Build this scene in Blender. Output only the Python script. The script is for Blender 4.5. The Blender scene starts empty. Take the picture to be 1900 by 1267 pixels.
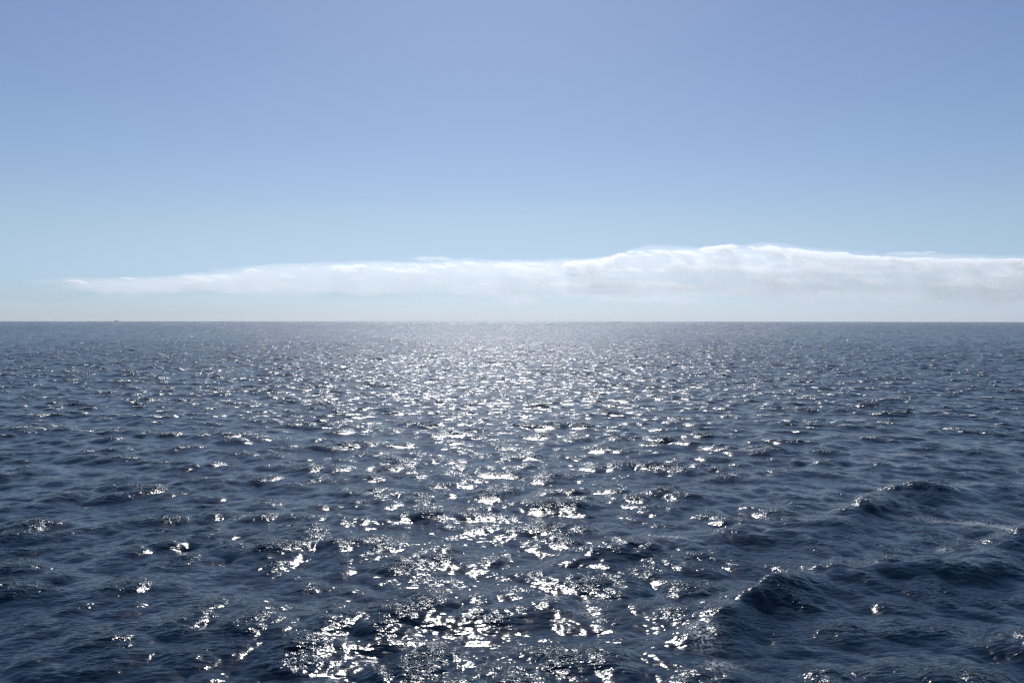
import bpy, math
import numpy as np
from mathutils import Vector

sc = bpy.context.scene
COL = sc.collection
R = math.radians

# ------------------------------------------------------------------ camera
EYE = 18.0                       # ferry deck above the water
cam = bpy.data.cameras.new('camera')
cam.lens = 29.0
cam.sensor_width = 36.0
cam.clip_start = 0.5
cam.clip_end = 200000.0
cam_o = bpy.data.objects.new('camera', cam)
COL.objects.link(cam_o)
cam_o.location = (0, 0, EYE)
cam_o.rotation_euler = (R(90 - 1.52), R(-0.04), 0)
sc.camera = cam_o

# ------------------------------------------------------------------ sky, sun, exposure
SUN_EL, SUN_AZ = 41.0, -2.0
world = bpy.data.worlds.new('World')
sc.world = world
world.use_nodes = True
wn = world.node_tree
bg = wn.nodes['Background']
sky = wn.nodes.new('ShaderNodeTexSky')
sky.sky_type = 'NISHITA'
sky.sun_disc = False
sky.sun_elevation = R(SUN_EL)
sky.sun_rotation = R(SUN_AZ)
sky.altitude = 0
sky.air_density = 1.0
sky.dust_density = 0.32
sky.ozone_density = 6.0
# maritime air: the band next to the horizon is pale blue-white all the way round, not yellow
tc = wn.nodes.new('ShaderNodeTexCoord')
sx = wn.nodes.new('ShaderNodeSeparateXYZ')
wn.links.new(tc.outputs['Generated'], sx.inputs[0])
ab = wn.nodes.new('ShaderNodeMath'); ab.operation = 'ABSOLUTE'
wn.links.new(sx.outputs[2], ab.inputs[0])
rp = wn.nodes.new('ShaderNodeMapRange'); rp.interpolation_type = 'SMOOTHSTEP'
rp.inputs[1].default_value = 0.0; rp.inputs[2].default_value = 0.125
wn.links.new(ab.outputs[0], rp.inputs[0])
tint = wn.nodes.new('ShaderNodeMix'); tint.data_type = 'RGBA'
tint.inputs['A'].default_value = (0.70, 0.85, 1.19, 1)
tint.inputs['B'].default_value = (1.09, 0.98, 0.95, 1)
wn.links.new(rp.outputs[0], tint.inputs['Factor'])
gain = wn.nodes.new('ShaderNodeMix'); gain.data_type = 'RGBA'; gain.blend_type = 'MULTIPLY'
gain.inputs['Factor'].default_value = 1.0
wn.links.new(sky.outputs[0], gain.inputs['A'])
wn.links.new(tint.outputs['Result'], gain.inputs['B'])
wn.links.new(gain.outputs['Result'], bg.inputs[0])
bg.inputs[1].default_value = 0.083

sl = bpy.data.lights.new('sun', 'SUN')
sl.energy = 4.0
sl.angle = R(0.53)
sl.color = (1.0, 0.985, 0.965)
sun = bpy.data.objects.new('sun', sl)
COL.objects.link(sun)
d = Vector((math.sin(R(SUN_AZ)) * math.cos(R(SUN_EL)), math.cos(R(SUN_AZ)) * math.cos(R(SUN_EL)), math.sin(R(SUN_EL))))
sun.rotation_euler = d.to_track_quat('Z', 'Y').to_euler()
sun.location = d * 100

sc.view_settings.view_transform = 'Standard'
sc.view_settings.look = 'None'
sc.view_settings.exposure = 0.0
sc.view_settings.gamma = 1.0
sc.view_settings.use_curve_mapping = False
cy = sc.cycles
cy.use_denoising = True
cy.denoiser = 'OPENIMAGEDENOISE'
cy.denoising_input_passes = 'RGB_ALBEDO_NORMAL'
cy.denoising_prefilter = 'NONE'
cy.use_adaptive_sampling = False
cy.max_bounces = 12
cy.glossy_bounces = 3
cy.volume_bounces = 10
cy.transparent_max_bounces = 64
cy.sample_clamp_direct = 12
cy.sample_clamp_indirect = 3

# ------------------------------------------------------------------ helpers
def tag(o, label=None, cat=None, group=None, kind=None):
    for k, v in (('label', label), ('category', cat), ('group', group), ('kind', kind)):
        if v:
            o[k] = v
    return o

def new_mat(name):
    m = bpy.data.materials.new(name)
    m.use_nodes = True
    nt = m.node_tree
    return m, nt, nt.nodes, nt.links

def mesh_np(name, co, faces):
    """faces: (n,4) or (n,3) int array"""
    me = bpy.data.meshes.new(name)
    n, k = faces.shape
    me.vertices.add(len(co))
    me.vertices.foreach_set('co', np.ascontiguousarray(co, np.float32).ravel())
    me.loops.add(n * k)
    me.loops.foreach_set('vertex_index', np.ascontiguousarray(faces, np.int32).ravel())
    me.polygons.add(n)
    me.polygons.foreach_set('loop_start', np.arange(0, n * k, k, dtype=np.int32))
    me.polygons.foreach_set('use_smooth', np.ones(n, bool))
    me.update(calc_edges=True)
    return me

def smooth(a, b, x):
    t = np.clip((x - a) / (b - a), 0.0, 1.0)
    return t * t * (3 - 2 * t)

# ------------------------------------------------------------------ the sea: summed wave spectrum on a graded sheet
EARTH = 7.4e6                    # radius with usual refraction
WIND = math.radians(262)         # direction the waves run to (towards the viewer, a little to the left)

def cascade(L, lam_min, lam_max, seed, alpha, spread, N=512, chop=1.0, lam_peak=15.5):
    rng = np.random.default_rng(seed)
    k1 = 2 * np.pi * np.fft.fftfreq(N, L / N)
    kx, ky = np.meshgrid(k1, k1, indexing='ij')
    k = np.hypot(kx, ky)
    k[0, 0] = 1e-9
    kp = 2 * np.pi / lam_peak
    th = np.arctan2(ky, kx)
    c = np.cos(th - WIND)
    # directional spreading widens for the short waves
    s = np.clip(spread * (kp / k) ** 0.45, 0.7, 12)
    D = np.maximum((0.5 + 0.5 * c), 0) ** s
    tt = np.linspace(-np.pi, np.pi, 361)
    sg = np.linspace(0.5, 12, 60)
    nrm = np.array([((0.5 + 0.5 * np.cos(tt)) ** q).mean() * 2 * np.pi for q in sg])
    D = D / np.interp(s, sg, nrm)
    S = alpha / 2 * k ** -3.0 * np.exp(-1.25 * (kp / k) ** 2) / k * D
    band = smooth(2 * np.pi / lam_max * 0.93, 2 * np.pi / lam_max * 1.07, k) * (1 - smooth(2 * np.pi / lam_min * 0.93, 2 * np.pi / lam_min * 1.07, k))
    dk = 2 * np.pi / L
    amp = np.sqrt(S * band) * dk
    amp[0, 0] = 0
    H = amp * (rng.normal(size=k.shape) + 1j * rng.normal(size=k.shape)) * N * N
    f = lambda A: np.real(np.fft.ifft2(A))
    h = f(H)
    dx = f(-1j * kx / k * H) * chop
    dy = f(-1j * ky / k * H) * chop
    jxx = f(kx * kx / k * H) * chop
    jyy = f(ky * ky / k * H) * chop
    jxy = f(kx * ky / k * H) * chop
    J = (1 + jxx) * (1 + jyy) - jxy ** 2
    return dict(L=L, N=N, maps=np.stack([dx, dy, h, J], -1).astype(np.float32))

def sample(cas, x, y):
    N, L = cas['N'], cas['L']
    u = x / L * N
    v = y / L * N
    iu = np.floor(u).astype(np.int64)
    iv = np.floor(v).astype(np.int64)
    fu = (u - iu)[:, None].astype(np.float32)
    fv = (v - iv)[:, None].astype(np.float32)
    a, b = iu % N, iv % N
    a1, b1 = (a + 1) % N, (b + 1) % N
    M = cas['maps']
    return (M[a, b] * (1 - fu) + M[a1, b] * fu) * (1 - fv) + (M[a, b1] * (1 - fu) + M[a1, b1] * fu) * fv

def build_sea():
    lat = 0.00275                                   # angular step of the fine sector
    fine = np.arange(R(-39), R(39), lat)
    coarse = np.arange(R(39), R(321), R(3.0))
    ang = np.concatenate([fine, coarse])            # clockwise from +Y
    rs = [1.5]
    while rs[-1] < 30:
        rs.append(rs[-1] + 0.45)
    while rs[-1] < 26000:
        r = rs[-1]
        if r < 300:
            dr = r * lat
        elif r < 1000:
            dr = 0.72 + (r - 300) / 700 * 2.8
        else:
            dr = 3.5 * max(1.0, r / 2000) ** 1.8
        rs.append(r + dr)
    rs = np.array(rs)
    nr, na = len(rs), len(ang)
    rr = np.repeat(rs, na)
    aa = np.tile(ang, nr)
    x = rr * np.sin(aa)
    y = rr * np.cos(aa)
    step = np.interp(rr, [0, 16, 300, 1000, 3000, 32000], [0.05, 0.05, 0.68, 3.0, 12, 600])
    out_fine = np.where((aa > R(39.05)), 1.0, 0.0)
    c1 = cascade(331.0, 7.5, 60.0, 11, 0.0175, 4.0, chop=1.45)
    c2 = cascade(83.0, 1.9, 7.5, 5, 0.0300, 2.2, chop=1.5)
    c3 = cascade(23.0, 0.22, 1.9, 8, 0.0280, 1.7, chop=1.4)
    w1 = 1 - smooth(4000, 8000, rr)
    w2 = (1 - smooth(420, 1300, rr)) * (1 - out_fine)
    w3 = (1 - smooth(70, 210, rr)) * (1 - out_fine)
    D1 = sample(c1, x + 40, y + 10)
    D2 = sample(c2, x, y)
    D3 = sample(c3, x, y)
    # gusts: patches of livelier and calmer small waves
    z1 = D1[:, 2] / D1[:, 2].std()
    z2 = D2[:, 2] / D2[:, 2].std()
    g2 = np.clip(1 + 0.28 * z1, 0.55, 1.7)
    # ripples ride on the crests, troughs stay smoother
    gn = np.clip(0.62 * np.exp(0.66 * (0.6 * z1 + 0.85 * z2)), 0.40, 4.5)
    gf = np.clip(0.62 * np.exp(0.75 * (0.6 * z1 + 0.8 * z2)), 0.22, 4.5)
    g = gn * w3 + gf * (1 - w3)
    disp = D1[:, :3] * w1[:, None] + D2[:, :3] * (w2 * g2)[:, None] + D3[:, :3] * (w3 * np.clip(gn, .65, 1.5))[:, None]
    # bow wave train of the ferry running out to the right
    n = np.array([0.52, -0.854])
    ws = EYE / 13.0
    xs, ys = x / ws, y / ws
    q = (xs - 5.4) * n[0] + (ys - 45.0) * n[1]      # + towards the viewer
    q = q + 1.1 * np.sin(xs * 0.21 + ys * 0.13) + 0.6 * np.sin(xs * 0.47 - ys * 0.31) + 0.6 * D1[:, 2]
    t = xs * 0.854 + ys * 0.52                      # along the crests
    env = np.exp(-((q - 8.0) / 11.0) ** 2) * smooth(16, 30, t) * (1 - smooth(60, 110, t))
    env = env * (0.72 + 0.28 * np.sin(t * 0.52 + 1.0 + 0.35 * q)) * np.clip(1 + 0.25 * z1, 0.5, 1.5)
    kq = 2 * np.pi / 9.8
    A = 0.60 * env
    disp[:, 2] += A * np.cos(kq * q) + 0.28 * A * np.cos(2 * kq * q)
    disp[:, 0] -= A * np.sin(kq * q) * n[0] * 0.9
    disp[:, 1] -= A * np.sin(kq * q) * n[1] * 0.9
    # one broad swell passing in front, its face turned to the viewer
    q2 = 0.12 * (x + 4) - (y - 51.0) + 0.8 * np.sin(x * 0.23) + 0.5 * D1[:, 2]
    A2 = 0.36 * np.exp(-((x + 4.5) / 9.0) ** 2 - ((y - 46.0) / 10.0) ** 2)
    k2 = 2 * np.pi / 17.0
    disp[:, 2] += A2 * np.cos(k2 * q2)
    disp[:, 1] += A2 * np.sin(k2 * q2) * 0.9
    co = np.empty((len(x), 3))
    co[:, 0] = x + disp[:, 0]
    co[:, 1] = y + disp[:, 1]
    co[:, 2] = disp[:, 2] - rr ** 2 / (2 * EARTH)
    idx = np.arange(nr * na).reshape(nr, na)
    nxt = np.roll(idx, -1, 1)
    f = np.stack([idx[:-1], nxt[:-1], nxt[1:], idx[1:]], -1).reshape(-1, 4)[:, ::-1]
    me = mesh_np('sea', co, f)
    J = 1 - ((1 - D1[:, 3]) * w1 + (1 - D2[:, 3]) * w2 + 0.35 * (1 - D3[:, 3]) * w3)
    foam = smooth(0.34, 0.12, J) * 0.9
    # old foam left where crests have just broken: (photo x, y, half length m, half width m, strength)
    for px, py, a, b, k in ((1790, 962, 3.2, 1.1, .8), (1862, 975, 2.2, .9, .9), (1308, 1178, .7, 1.8, .75), (1240, 996, 1.3, .5, 1.0), (1335, 1232, 1.0, .9, .5),
                            (1742, 1012, .5, .5, .8), (700, 873, 2.6, 1.3, .5), (1020, 815, 1.6, .8, .8), (735, 812, 1.8, .8, .6), (1590, 776, 2.6, 1.0, .8), (140, 733, 2.2, 1.2, .7),
                            (1090, 1130, 1.1, .8, .45), (1500, 668, 5, 1.5, .6), (60, 652, 6, 1.5, .6), (1390, 838, 2.0, .7, .6), (450, 962, .9, .5, .8), (1680, 845, 1.4, .6, .6)):
        pit = R(1.52)
        dx, dy, dz = px - 950, 1530.0, -(py - 633.5)
        wy, wz = dy * math.cos(pit) + dz * math.sin(pit), -dy * math.sin(pit) + dz * math.cos(pit)
        tt = -EYE / wz
        fx, fy = dx * tt, wy * tt
        foam = np.maximum(foam, k * np.exp(-(((x - fx) - 0.25 * (y - fy)) / a) ** 2 - (((y - fy) + 0.2 * (x - fx)) / b) ** 2))
    for nm, arr in (('foam', foam), ('fine_gap', 1 - w3), ('mid_gap', 1 - w2), ('gust', g)):
        at = me.attributes.new(nm, 'FLOAT', 'POINT')
        at.data.foreach_set('value', np.ascontiguousarray(arr, np.float32))
    print('seed J', np.percentile(J, [0.01, 0.1, 1]))
    print('sea verts', len(co), 'foam', (foam > .5).mean(), 'Hs', 4 * disp[:, 2].std())
    return me

def water_material():
    m, nt, N, L = new_mat('sea_water')
    p = N['Principled BSDF']
    p.inputs['Base Color'].default_value = (0.0004, 0.0098, 0.0240, 1)
    p.inputs['Roughness'].default_value = 0.13
    p.inputs['IOR'].default_value = 1.333
    geo = N.new('ShaderNodeNewGeometry')
    # coordinates turned to the wind so that ripples lie across it
    mp = N.new('ShaderNodeMapping')
    mp.vector_type = 'TEXTURE'
    mp.inputs['Rotation'].default_value = (0, 0, WIND)
    mp.inputs['Scale'].default_value = (1, 2.6, 1)
    L.new(geo.outputs['Position'], mp.inputs['Vector'])

    def slopes(scale, detail, amp, gate=None, gust=None, rough=0.55):
        t = N.new('ShaderNodeTexNoise')
        t.noise_dimensions = '3D'
        t.inputs['Scale'].default_value = scale
        t.inputs['Detail'].default_value = detail
        t.inputs['Roughness'].default_value = rough
        L.new(mp.outputs[0], t.inputs['Vector'])
        s = N.new('ShaderNodeVectorMath'); s.operation = 'SUBTRACT'
        s.inputs[1].default_value = (0.5, 0.5, 0.5)
        L.new(t.outputs['Color'], s.inputs[0])
        f = N.new('ShaderNodeVectorMath'); f.operation = 'MULTIPLY'
        f.inputs[1].default_value = (amp, amp, 0)
        L.new(s.outputs[0], f.inputs[0])
        out = f.outputs[0]
        for a in (gate, gust):
            if a:
                at = N.new('ShaderNodeAttribute'); at.attribute_name = a
                k = N.new('ShaderNodeVectorMath'); k.operation = 'SCALE'
                L.new(out, k.inputs[0]); L.new(at.outputs['Fac'], k.inputs['Scale'])
                out = k.outputs[0]
        return out

    def ripples(scale, detail, height, stretch, turn, eps=0.012):
        """true slopes of a rippled height field, by finite differences"""
        hs = []
        for off in ((0, 0, 0), (eps, 0, 0), (0, eps, 0)):
            sh = N.new('ShaderNodeVectorMath'); sh.operation = 'ADD'
            sh.inputs[1].default_value = off
            L.new(geo.outputs['Position'], sh.inputs[0])
            mq = N.new('ShaderNodeMapping'); mq.vector_type = 'TEXTURE'
            mq.inputs['Rotation'].default_value = (0, 0, WIND + turn)
            mq.inputs['Scale'].default_value = (1, stretch, 1)
            L.new(sh.outputs[0], mq.inputs['Vector'])
            t = N.new('ShaderNodeTexNoise')
            t.inputs['Scale'].default_value = scale
            t.inputs['Detail'].default_value = detail
            t.inputs['Roughness'].default_value = 0.5
            t.inputs['Distortion'].default_value = 0.4
            L.new(mq.outputs[0], t.inputs['Vector'])
            hs.append(t.outputs['Fac'])
        cx = N.new('ShaderNodeCombineXYZ')
        for i in (0, 1):
            m_ = N.new('ShaderNodeMath'); m_.operation = 'SUBTRACT'
            L.new(hs[0], m_.inputs[0]); L.new(hs[i + 1], m_.inputs[1])
            L.new(m_.outputs[0], cx.inputs[i])
        k1 = N.new('ShaderNodeVectorMath'); k1.operation = 'SCALE'
        k1.inputs['Scale'].default_value = height / eps
        L.new(cx.outputs[0], k1.inputs[0])
        at = N.new('ShaderNodeAttribute'); at.attribute_name = 'gust'
        k = N.new('ShaderNodeVectorMath'); k.operation = 'SCALE'
        L.new(k1.outputs[0], k.inputs[0]); L.new(at.outputs['Fac'], k.inputs['Scale'])
        return k.outputs[0]

    parts = [ripples(3.5, 1.6, 0.112, 3.0, 0.22),
             ripples(10.0, 1.0, 0.017, 2.2, -0.3, 0.006),
             slopes(1.1, 2.0, 2.15, 'fine_gap', 'gust'),
             slopes(0.22, 1.5, 1.6, 'mid_gap', 'gust')]
    acc = geo.outputs['Normal']
    for q in parts:
        a = N.new('ShaderNodeVectorMath'); a.operation = 'ADD'
        L.new(acc, a.inputs[0]); L.new(q, a.inputs[1])
        acc = a.outputs[0]
    nn = N.new('ShaderNodeVectorMath'); nn.operation = 'NORMALIZE'
    L.new(acc, nn.inputs[0])
    L.new(nn.outputs[0], p.inputs['Normal'])
    # short waves the sheet no longer carries out there are left to the micro-roughness
    ra = N.new('ShaderNodeAttribute'); ra.attribute_name = 'fine_gap'
    rb = N.new('ShaderNodeMapRange'); rb.inputs[3].default_value = 0.12; rb.inputs[4].default_value = 0.20
    L.new(ra.outputs['Fac'], rb.inputs[0])
    L.new(rb.outputs[0], p.inputs['Roughness'])
    # broken foam on the sharpest crests
    at = N.new('ShaderNodeAttribute'); at.attribute_name = 'foam'
    t = N.new('ShaderNodeTexNoise'); t.inputs['Scale'].default_value = 5.0; t.inputs['Detail'].default_value = 5.0; t.inputs['Roughness'].default_value = 0.7
    L.new(geo.outputs['Position'], t.inputs['Vector'])
    r = N.new('ShaderNodeMapRange'); r.inputs[1].default_value = 0.47; r.inputs[2].default_value = 0.61
    L.new(t.outputs['Fac'], r.inputs[0])
    mu = N.new('ShaderNodeMath'); mu.operation = 'MULTIPLY'
    L.new(r.outputs[0], mu.inputs[0]); L.new(at.outputs['Fac'], mu.inputs[1])
    fo = N.new('ShaderNodeBsdfDiffuse'); fo.inputs['Color'].default_value = (0.75, 0.78, 0.78, 1)
    mx = N.new('ShaderNodeMixShader')
    L.new(mu.outputs[0], mx.inputs[0]); L.new(p.outputs[0], mx.inputs[1]); L.new(fo.outputs[0], mx.inputs[2])
    L.new(mx.outputs[0], N['Material Output'].inputs['Surface'])
    return m

sea_me = build_sea()
sea_me.materials.append(water_material())
sea = bpy.data.objects.new('sea', sea_me)
COL.objects.link(sea)
tag(sea, 'dark blue choppy open sea glittering in the sunlight', kind='structure')

# ------------------------------------------------------------------ clouds: closed hulls of scattering air far behind the horizon
FPX = 1900 * cam.lens / cam.sensor_width

def field_hull(name, lo, hi, res, build):
    """isosurface (field > 0) of a procedural field, as one closed mesh"""
    ng = bpy.data.node_groups.new(name + '_field', 'GeometryNodeTree')
    ng.interface.new_socket('Geometry', in_out='INPUT', socket_type='NodeSocketGeometry')
    ng.interface.new_socket('Geometry', in_out='OUTPUT', socket_type='NodeSocketGeometry')
    N, L = ng.nodes, ng.links
    out = N.new('NodeGroupOutput')
    vc = N.new('GeometryNodeVolumeCube')
    vc.inputs['Min'].default_value = lo
    vc.inputs['Max'].default_value = hi
    vc.inputs['Background'].default_value = -1.0
    for a, r in zip('XYZ', res):
        vc.inputs['Resolution ' + a].default_value = r
    pos = N.new('GeometryNodeInputPosition')
    sep = N.new('ShaderNodeSeparateXYZ')
    L.new(pos.outputs[0], sep.inputs[0])

    class F:                                    # tiny algebra on field sockets
        def __init__(s, k): s.k = k
        def op(s, o, q=None, r=None):
            m = N.new('ShaderNodeMath'); m.operation = o
            for i, v in enumerate((s, q, r)):
                if v is None: continue
                if isinstance(v, F): L.new(v.k, m.inputs[i])
                else: m.inputs[i].default_value = v
            return F(m.outputs[0])
        def __add__(s, q): return s.op('ADD', q)
        def __sub__(s, q): return s.op('SUBTRACT', q)
        def __mul__(s, q): return s.op('MULTIPLY', q)
        def min(s, q): return s.op('MINIMUM', q)
        def max(s, q): return s.op('MAXIMUM', q)
        def neg(s): return s.op('MULTIPLY', -1.0)
    X, Y, Z = (F(sep.outputs[i]) for i in range(3))

    def curve(x, pts):                          # piecewise smooth function through (x, y) points
        x0, x1 = pts[0][0], pts[-1][0]
        ys = [p[1] for p in pts]
        y0, y1 = min(ys), max(ys)
        fc = N.new('ShaderNodeFloatCurve')
        c = fc.mapping.curves[0]
        nrm = [((p[0] - x0) / (x1 - x0), (p[1] - y0) / (y1 - y0)) for p in pts]
        c.points[0].location = nrm[0]
        c.points[1].location = nrm[-1]
        for p in nrm[1:-1]:
            c.points.new(*p)
        fc.mapping.update()
        u = (x - x0) * (1 / (x1 - x0))
        L.new(u.k, fc.inputs['Value'])
        return F(fc.outputs[0]) * (y1 - y0) + y0

    def noise(sx, sy, sz, detail=5.0, rough=0.55, off=0.0, shear=0.0):
        cx = N.new('ShaderNodeCombineXYZ')
        L.new(((X + Z * shear) * sx + off).k, cx.inputs[0])
        L.new((Y * sy).k, cx.inputs[1])
        L.new((Z * sz).k, cx.inputs[2])
        t = N.new('ShaderNodeTexNoise')
        t.inputs['Scale'].default_value = 1.0
        t.inputs['Detail'].default_value = detail
        t.inputs['Roughness'].default_value = rough
        L.new(cx.outputs[0], t.inputs['Vector'])
        return F(t.outputs['Fac']) - 0.5

    f = build(X, Y, Z, curve, noise)
    L.new(f.k, vc.inputs['Density'])
    vm = N.new('GeometryNodeVolumeToMesh')
    vm.inputs['Threshold'].default_value = 0.0
    L.new(vc.outputs[0], vm.inputs['Volume'])
    ss = N.new('GeometryNodeSetShadeSmooth')
    L.new(vm.outputs[0], ss.inputs[0])
    L.new(ss.outputs[0], out.inputs[0])
    tmp = bpy.data.objects.new('tmp', bpy.data.meshes.new('tmp'))
    COL.objects.link(tmp)
    md = tmp.modifiers.new('f', 'NODES')
    md.node_group = ng
    dg = bpy.context.evaluated_depsgraph_get()
    me = bpy.data.meshes.new_from_object(tmp.evaluated_get(dg))
    bpy.data.objects.remove(tmp)
    me.name = name
    me.materials.clear()
    print(name, len(me.vertices), 'verts')
    return me

def cloud_mat(name, density, g=0.52, color=(1, 1, 1)):
    m, nt, N, L = new_mat(name)
    N.remove(N['Principled BSDF'])
    v = N.new('ShaderNodeVolumePrincipled')
    v.inputs['Color'].default_value = (*color, 1)
    v.inputs['Density'].default_value = density
    v.inputs['Anisotropy'].default_value = g
    L.new(v.outputs[0], N['Material Output'].inputs['Volume'])
    m.cycles.homogeneous_volume = True
    return m

CD = 22000.0                                    # distance of the bank
MPX = CD / FPX                                  # metres per photo pixel there
KX = lambda px: (px - 950) * MPX / 1000
KZ = lambda py: (596 - py) * MPX / 1000         # heights in km
TOP = [(-200, 530), (60, 524), (150, 519), (300, 513), (430, 505), (480, 496), (600, 489), (760, 489), (850, 486), (1000, 487), (1120, 479), (1180, 466), (1280, 463), (1360, 456), (1460, 463), (1580, 471), (1700, 478), (1800, 480), (1950, 478), (2300, 482)]
BASE = [(-200, 532), (60, 527), (100, 538), (250, 545), (600, 548), (1000, 548), (1500, 552), (2300, 554)]
TOPK = [(KX(a), KZ(b)) for a, b in TOP]
BASEK = [(KX(a), KZ(b)) for a, b in BASE]

def bank_field(thr, half, a1, a2, hard_top, hard_base, lift, fx, thin=0.0, rim=None):
    def build(X, Y, Z, curve, noise):
        X, Y, Z = X * 0.001, Y * 0.001, Z * 0.001
        top = curve(X, TOPK)
        base = (curve(X, BASEK) + lift) if rim is None else (top - rim)
        t = (top - Z) * (1 / hard_top)
        b = (Z - base) * (1 / hard_base)
        yy = Y * (1 / half)
        yf = (yy * yy).neg() + 1.0
        s = t.min(b).min(yf).min(0.6)
        n1 = noise(0.40e-3 * fx, 0.7e-3 * fx, 2.5e-3 * fx, 5.0, 0.55, 3.1, 1.2)
        n2 = noise(2.2e-3, 2.6e-3, 6.5e-3, 5.0, 0.6, 9.7, 1.0)
        return s + n1 * a1 + n2 * a2 - thr - curve(X, [(KX(20), thin), (KX(450), thin * 0.8), (KX(1000), thin * 0.35), (KX(1250), 0.001), (KX(2250), 0.0)]) - curve(X, [(KX(20), 1.3), (KX(70), 0.45), (KX(110), 0.12), (KX(300), 0.01), (KX(2250), 0.0)])
    return build

LO, HI = (KX(20) * 1000, -1700, KZ(590) * 1000), (KX(2250) * 1000, 1700, KZ(436) * 1000)
bank_root = bpy.data.objects.new('cloud_bank', None)
COL.objects.link(bank_root)
bank_root.location = (0, CD, 0)
tag(bank_root, 'long low white cloud bank stretching across the horizon, thicker on the right', 'cloud')
for nm, dens, res, args in (('cloud_veil', 0.00036, (440, 28, 52), (0.20, 1.3, 1.9, 0.9, 0.16, 0.60, -0.16, 1.0, 0.1)),
                            ('cloud_billow', 0.0026, (1200, 24, 100), (0.70, 0.34, 3.8, 3.0, 0.11, 0.45, 0.05, 1.6, 0.35)),
                            ('cloud_crest', 0.0070, (1500, 20, 100), (0.55, 0.22, 2.0, 3.2, 0.07, 0.12, 0.0, 1.8, 0.5, 0.24))):
    half = args[1] * 1000 + 150
    me = field_hull(nm, (LO[0], -half, LO[2]), (HI[0], half, HI[2]), res, bank_field(*args))
    me.materials.append(cloud_mat(nm, dens, color=(0.975, 0.988, 1.0)))
    o = bpy.data.objects.new(nm, me)
    COL.objects.link(o)
    o.parent = bank_root
    if nm == 'cloud_crest':
        o['kind'] = 'stuff'

# two shreds of cloud torn loose above the bank
def wisp_field(hx_, hz_, off):
    def build(X, Y, Z, curve, noise):
        a, b, c = X * (0.001 / hx_), Y * (0.001 / 0.22), Z * (0.001 / hz_)
        s = (a * a + b * b + c * c).neg() + 1.0
        return s + noise(3.0e-3, 4e-3, 9e-3, 4.0, 0.6, off, 1.5) * 5.0 - 0.35
    return build
for px, py, hx_, hz_, off, lab in ((800, 483, 0.62, 0.062, 2.0, 'small shred of cloud just above the middle of the cloud bank'),
                                   (1690, 471, 0.80, 0.050, 7.0, 'thin shred of cloud above the right end of the cloud bank')):
    me = field_hull('cloud_wisp', (-1300 * hx_, -300, -1600 * hz_), (1300 * hx_, 300, 1600 * hz_), (100, 36, 26), wisp_field(hx_, hz_, off))
    me.materials.append(cloud_mat('cloud_wisp', 0.0016))
    o = bpy.data.objects.new('cloud_wisp', me)
    COL.objects.link(o)
    o.location = (KX(px) * 1000, CD, KZ(py) * 1000)
    tag(o, lab, 'cloud', 'shreds of cloud above the bank')

# thin haze lying under and behind the bank
def haze_field(X, Y, Z, curve, noise):
    X, Y, Z = X * 0.001, Y * 0.001, Z * 0.001
    w = curve(X, [(-30, 0.0), (-20, 0.04), (-10, 0.26), (0, 0.7), (12, 1.0), (30, 1.0), (45, 0.9)])
    t = (Z * (1 / 1.25)).neg() + 1.0
    yy = Y * (1 / 5.0)
    s = (w * t * 1.0) - (yy * yy) + noise(0.16e-3, 0.2e-3, 1.5e-3, 3.0, 0.5, 1.0) * 0.5
    return s.min((X + 29.0)).min((X * -1.0) + 44)
me = field_hull('haze_bank', (-30000, -5500, -250), (45000, 5500, 1500), (200, 30, 40), haze_field)
me.materials.append(cloud_mat('haze_bank', 0.00010, 0.4, (0.88, 0.95, 1.0)))
hb = bpy.data.objects.new('haze_bank', me)
COL.objects.link(hb)
hb.location = (0, 36000, 0)
tag(hb, 'pale haze lying along the horizon under the cloud bank', kind='stuff')

# ------------------------------------------------------------------ air: thin sea haze over the water
hx = bpy.data.meshes.new('haze')
hv = [(x, y, z) for x in (-30000, 30000) for y in (-30000, 30000) for z in (-50, 45)]
hx.from_pydata(hv, [], [(0, 1, 3, 2), (4, 6, 7, 5), (0, 4, 5, 1), (2, 3, 7, 6), (0, 2, 6, 4), (1, 5, 7, 3)])
hx.materials.append(cloud_mat('sea_haze', 0.000005, 0.3, (0.93, 0.97, 1.0)))
hz = bpy.data.objects.new('haze', hx)
COL.objects.link(hz)
tag(hz, 'thin pale sea haze over the water', kind='stuff')

# ------------------------------------------------------------------ ship on the horizon
def plain(name, col, rough=0.55, bump=0.0):
    m, nt, N, L = new_mat(name)
    p = N['Principled BSDF']
    p.inputs['Roughness'].default_value = rough
    t = N.new('ShaderNodeTexNoise'); t.inputs['Scale'].default_value = 0.6; t.inputs['Detail'].default_value = 4
    tc_ = N.new('ShaderNodeTexCoord'); L.new(tc_.outputs['Object'], t.inputs['Vector'])
    mx = N.new('ShaderNodeMix'); mx.data_type = 'RGBA'
    mx.inputs['A'].default_value = (*[c * 0.8 for c in col], 1)
    mx.inputs['B'].default_value = (*col, 1)
    L.new(t.outputs['Fac'], mx.inputs['Factor'])
    L.new(mx.outputs['Result'], p.inputs['Base Color'])
    return m

def part(name, verts, faces, mat, parent):
    me = bpy.data.meshes.new(name)
    me.from_pydata(verts, [], faces)
    me.materials.append(mat)
    me.update()
    o = bpy.data.objects.new(name, me)
    COL.objects.link(o)
    o.parent = parent
    return o

def box(name, x0, x1, y0, y1, z0, z1, mat, parent, tx=0.0, ty=0.0):
    v = [(x0, y0, z0), (x1, y0, z0), (x1, y1, z0), (x0, y1, z0), (x0 + tx, y0 + ty, z1), (x1 - tx, y0 + ty, z1), (x1 - tx, y1 - ty, z1), (x0 + tx, y1 - ty, z1)]
    f = [(3, 2, 1, 0), (4, 5, 6, 7), (0, 1, 5, 4), (1, 2, 6, 5), (2, 3, 7, 6), (3, 0, 4, 7)]
    return part(name, v, f, mat, parent)

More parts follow.
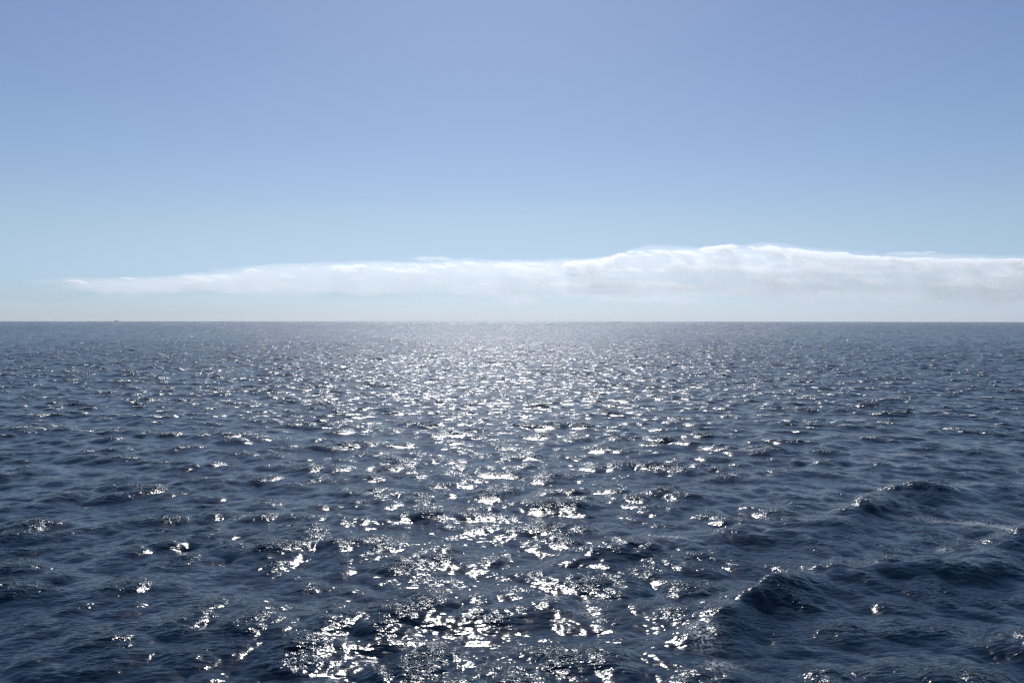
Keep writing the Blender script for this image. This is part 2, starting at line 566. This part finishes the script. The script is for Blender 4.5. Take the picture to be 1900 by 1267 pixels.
M_hull = plain('ship_hull_paint', (0.42, 0.44, 0.48))
M_white = plain('ship_white_paint', (0.72, 0.72, 0.70))
M_mast = plain('ship_mast_paint', (0.45, 0.42, 0.36))
M_glass = plain('ship_window_glass', (0.02, 0.03, 0.04), 0.1)
az = math.atan((217 - 950) / FPX)
SD = 13800.0
ship = bpy.data.objects.new('ship', None)
COL.objects.link(ship)
ship.location = (SD * math.sin(az), SD * math.cos(az), -SD ** 2 / (2 * EARTH))
ship.rotation_euler = (0, 0, R(48))
tag(ship, 'tiny distant ship on the horizon at far left', 'ship')
# hull: sections along the length, flared bow
secs = []
for u in np.linspace(0, 1, 15):
    xx = -34 + 68 * u
    bw = 5.6 * (1 - max(0, (u - 0.62) / 0.38) ** 2.2) * (0.86 + 0.14 * min(1, u / 0.2)) + 0.12
    deck = 5.2 + 2.6 * max(0, (u - 0.72) / 0.28) ** 1.4 + 0.6 * max(0, (0.2 - u) / 0.2)
    secs.append([(xx, -bw * 0.72, -2.5), (xx + 1.5 * u, -bw, 1.2), (xx + 3.5 * u, -bw * 1.03, deck), (xx + 3.5 * u, bw * 1.03, deck), (xx + 1.5 * u, bw, 1.2), (xx, bw * 0.72, -2.5)])
hvs = [p for q_ in secs for p in q_]
hfs = []
for i in range(len(secs) - 1):
    for j in range(6):
        a_, b_ = i * 6 + j, i * 6 + (j + 1) % 6
        hfs.append((a_, b_, b_ + 6, a_ + 6))
hfs += [tuple(range(5, -1, -1)), tuple(range((len(secs) - 1) * 6, len(secs) * 6))]
part('hull', hvs, hfs, M_hull, ship)
dh = box('deckhouse', -28, -13, -5.0, 5.0, 5.0, 13.0, M_white, ship, 0.5, 0.2)
br = box('bridge', -21, -13.6, -5.6, 5.6, 13.05, 16.2, M_white, ship, 0.4, 0.1)
for k in range(5):
    y0 = -5.0 + k * 2.05
    box('window', -13.75, -13.55, y0, y0 + 1.7, 14.3, 15.5, M_glass, br)
box('funnel', -27, -23, -1.6, 1.6, 13.05, 18.5, M_hull, ship, 0.4, 0.2)
mast = box('mast', -18.2, -17.4, -0.4, 0.4, 16.25, 25.0, M_mast, ship, 0.2, 0.2)
box('yard', -18.0, -17.6, -2.4, 2.4, 21.5, 21.9, M_mast, mast)
box('foremast', 22.0, 22.8, -0.4, 0.4, 5.4, 17.5, M_mast, ship, 0.2, 0.2)
for x0 in (-8, 4, 15):
    box('hatch_cover', x0, x0 + 8.5, -3.8, 3.8, 5.25, 6.6, M_mast, ship, 0.2, 0.2)
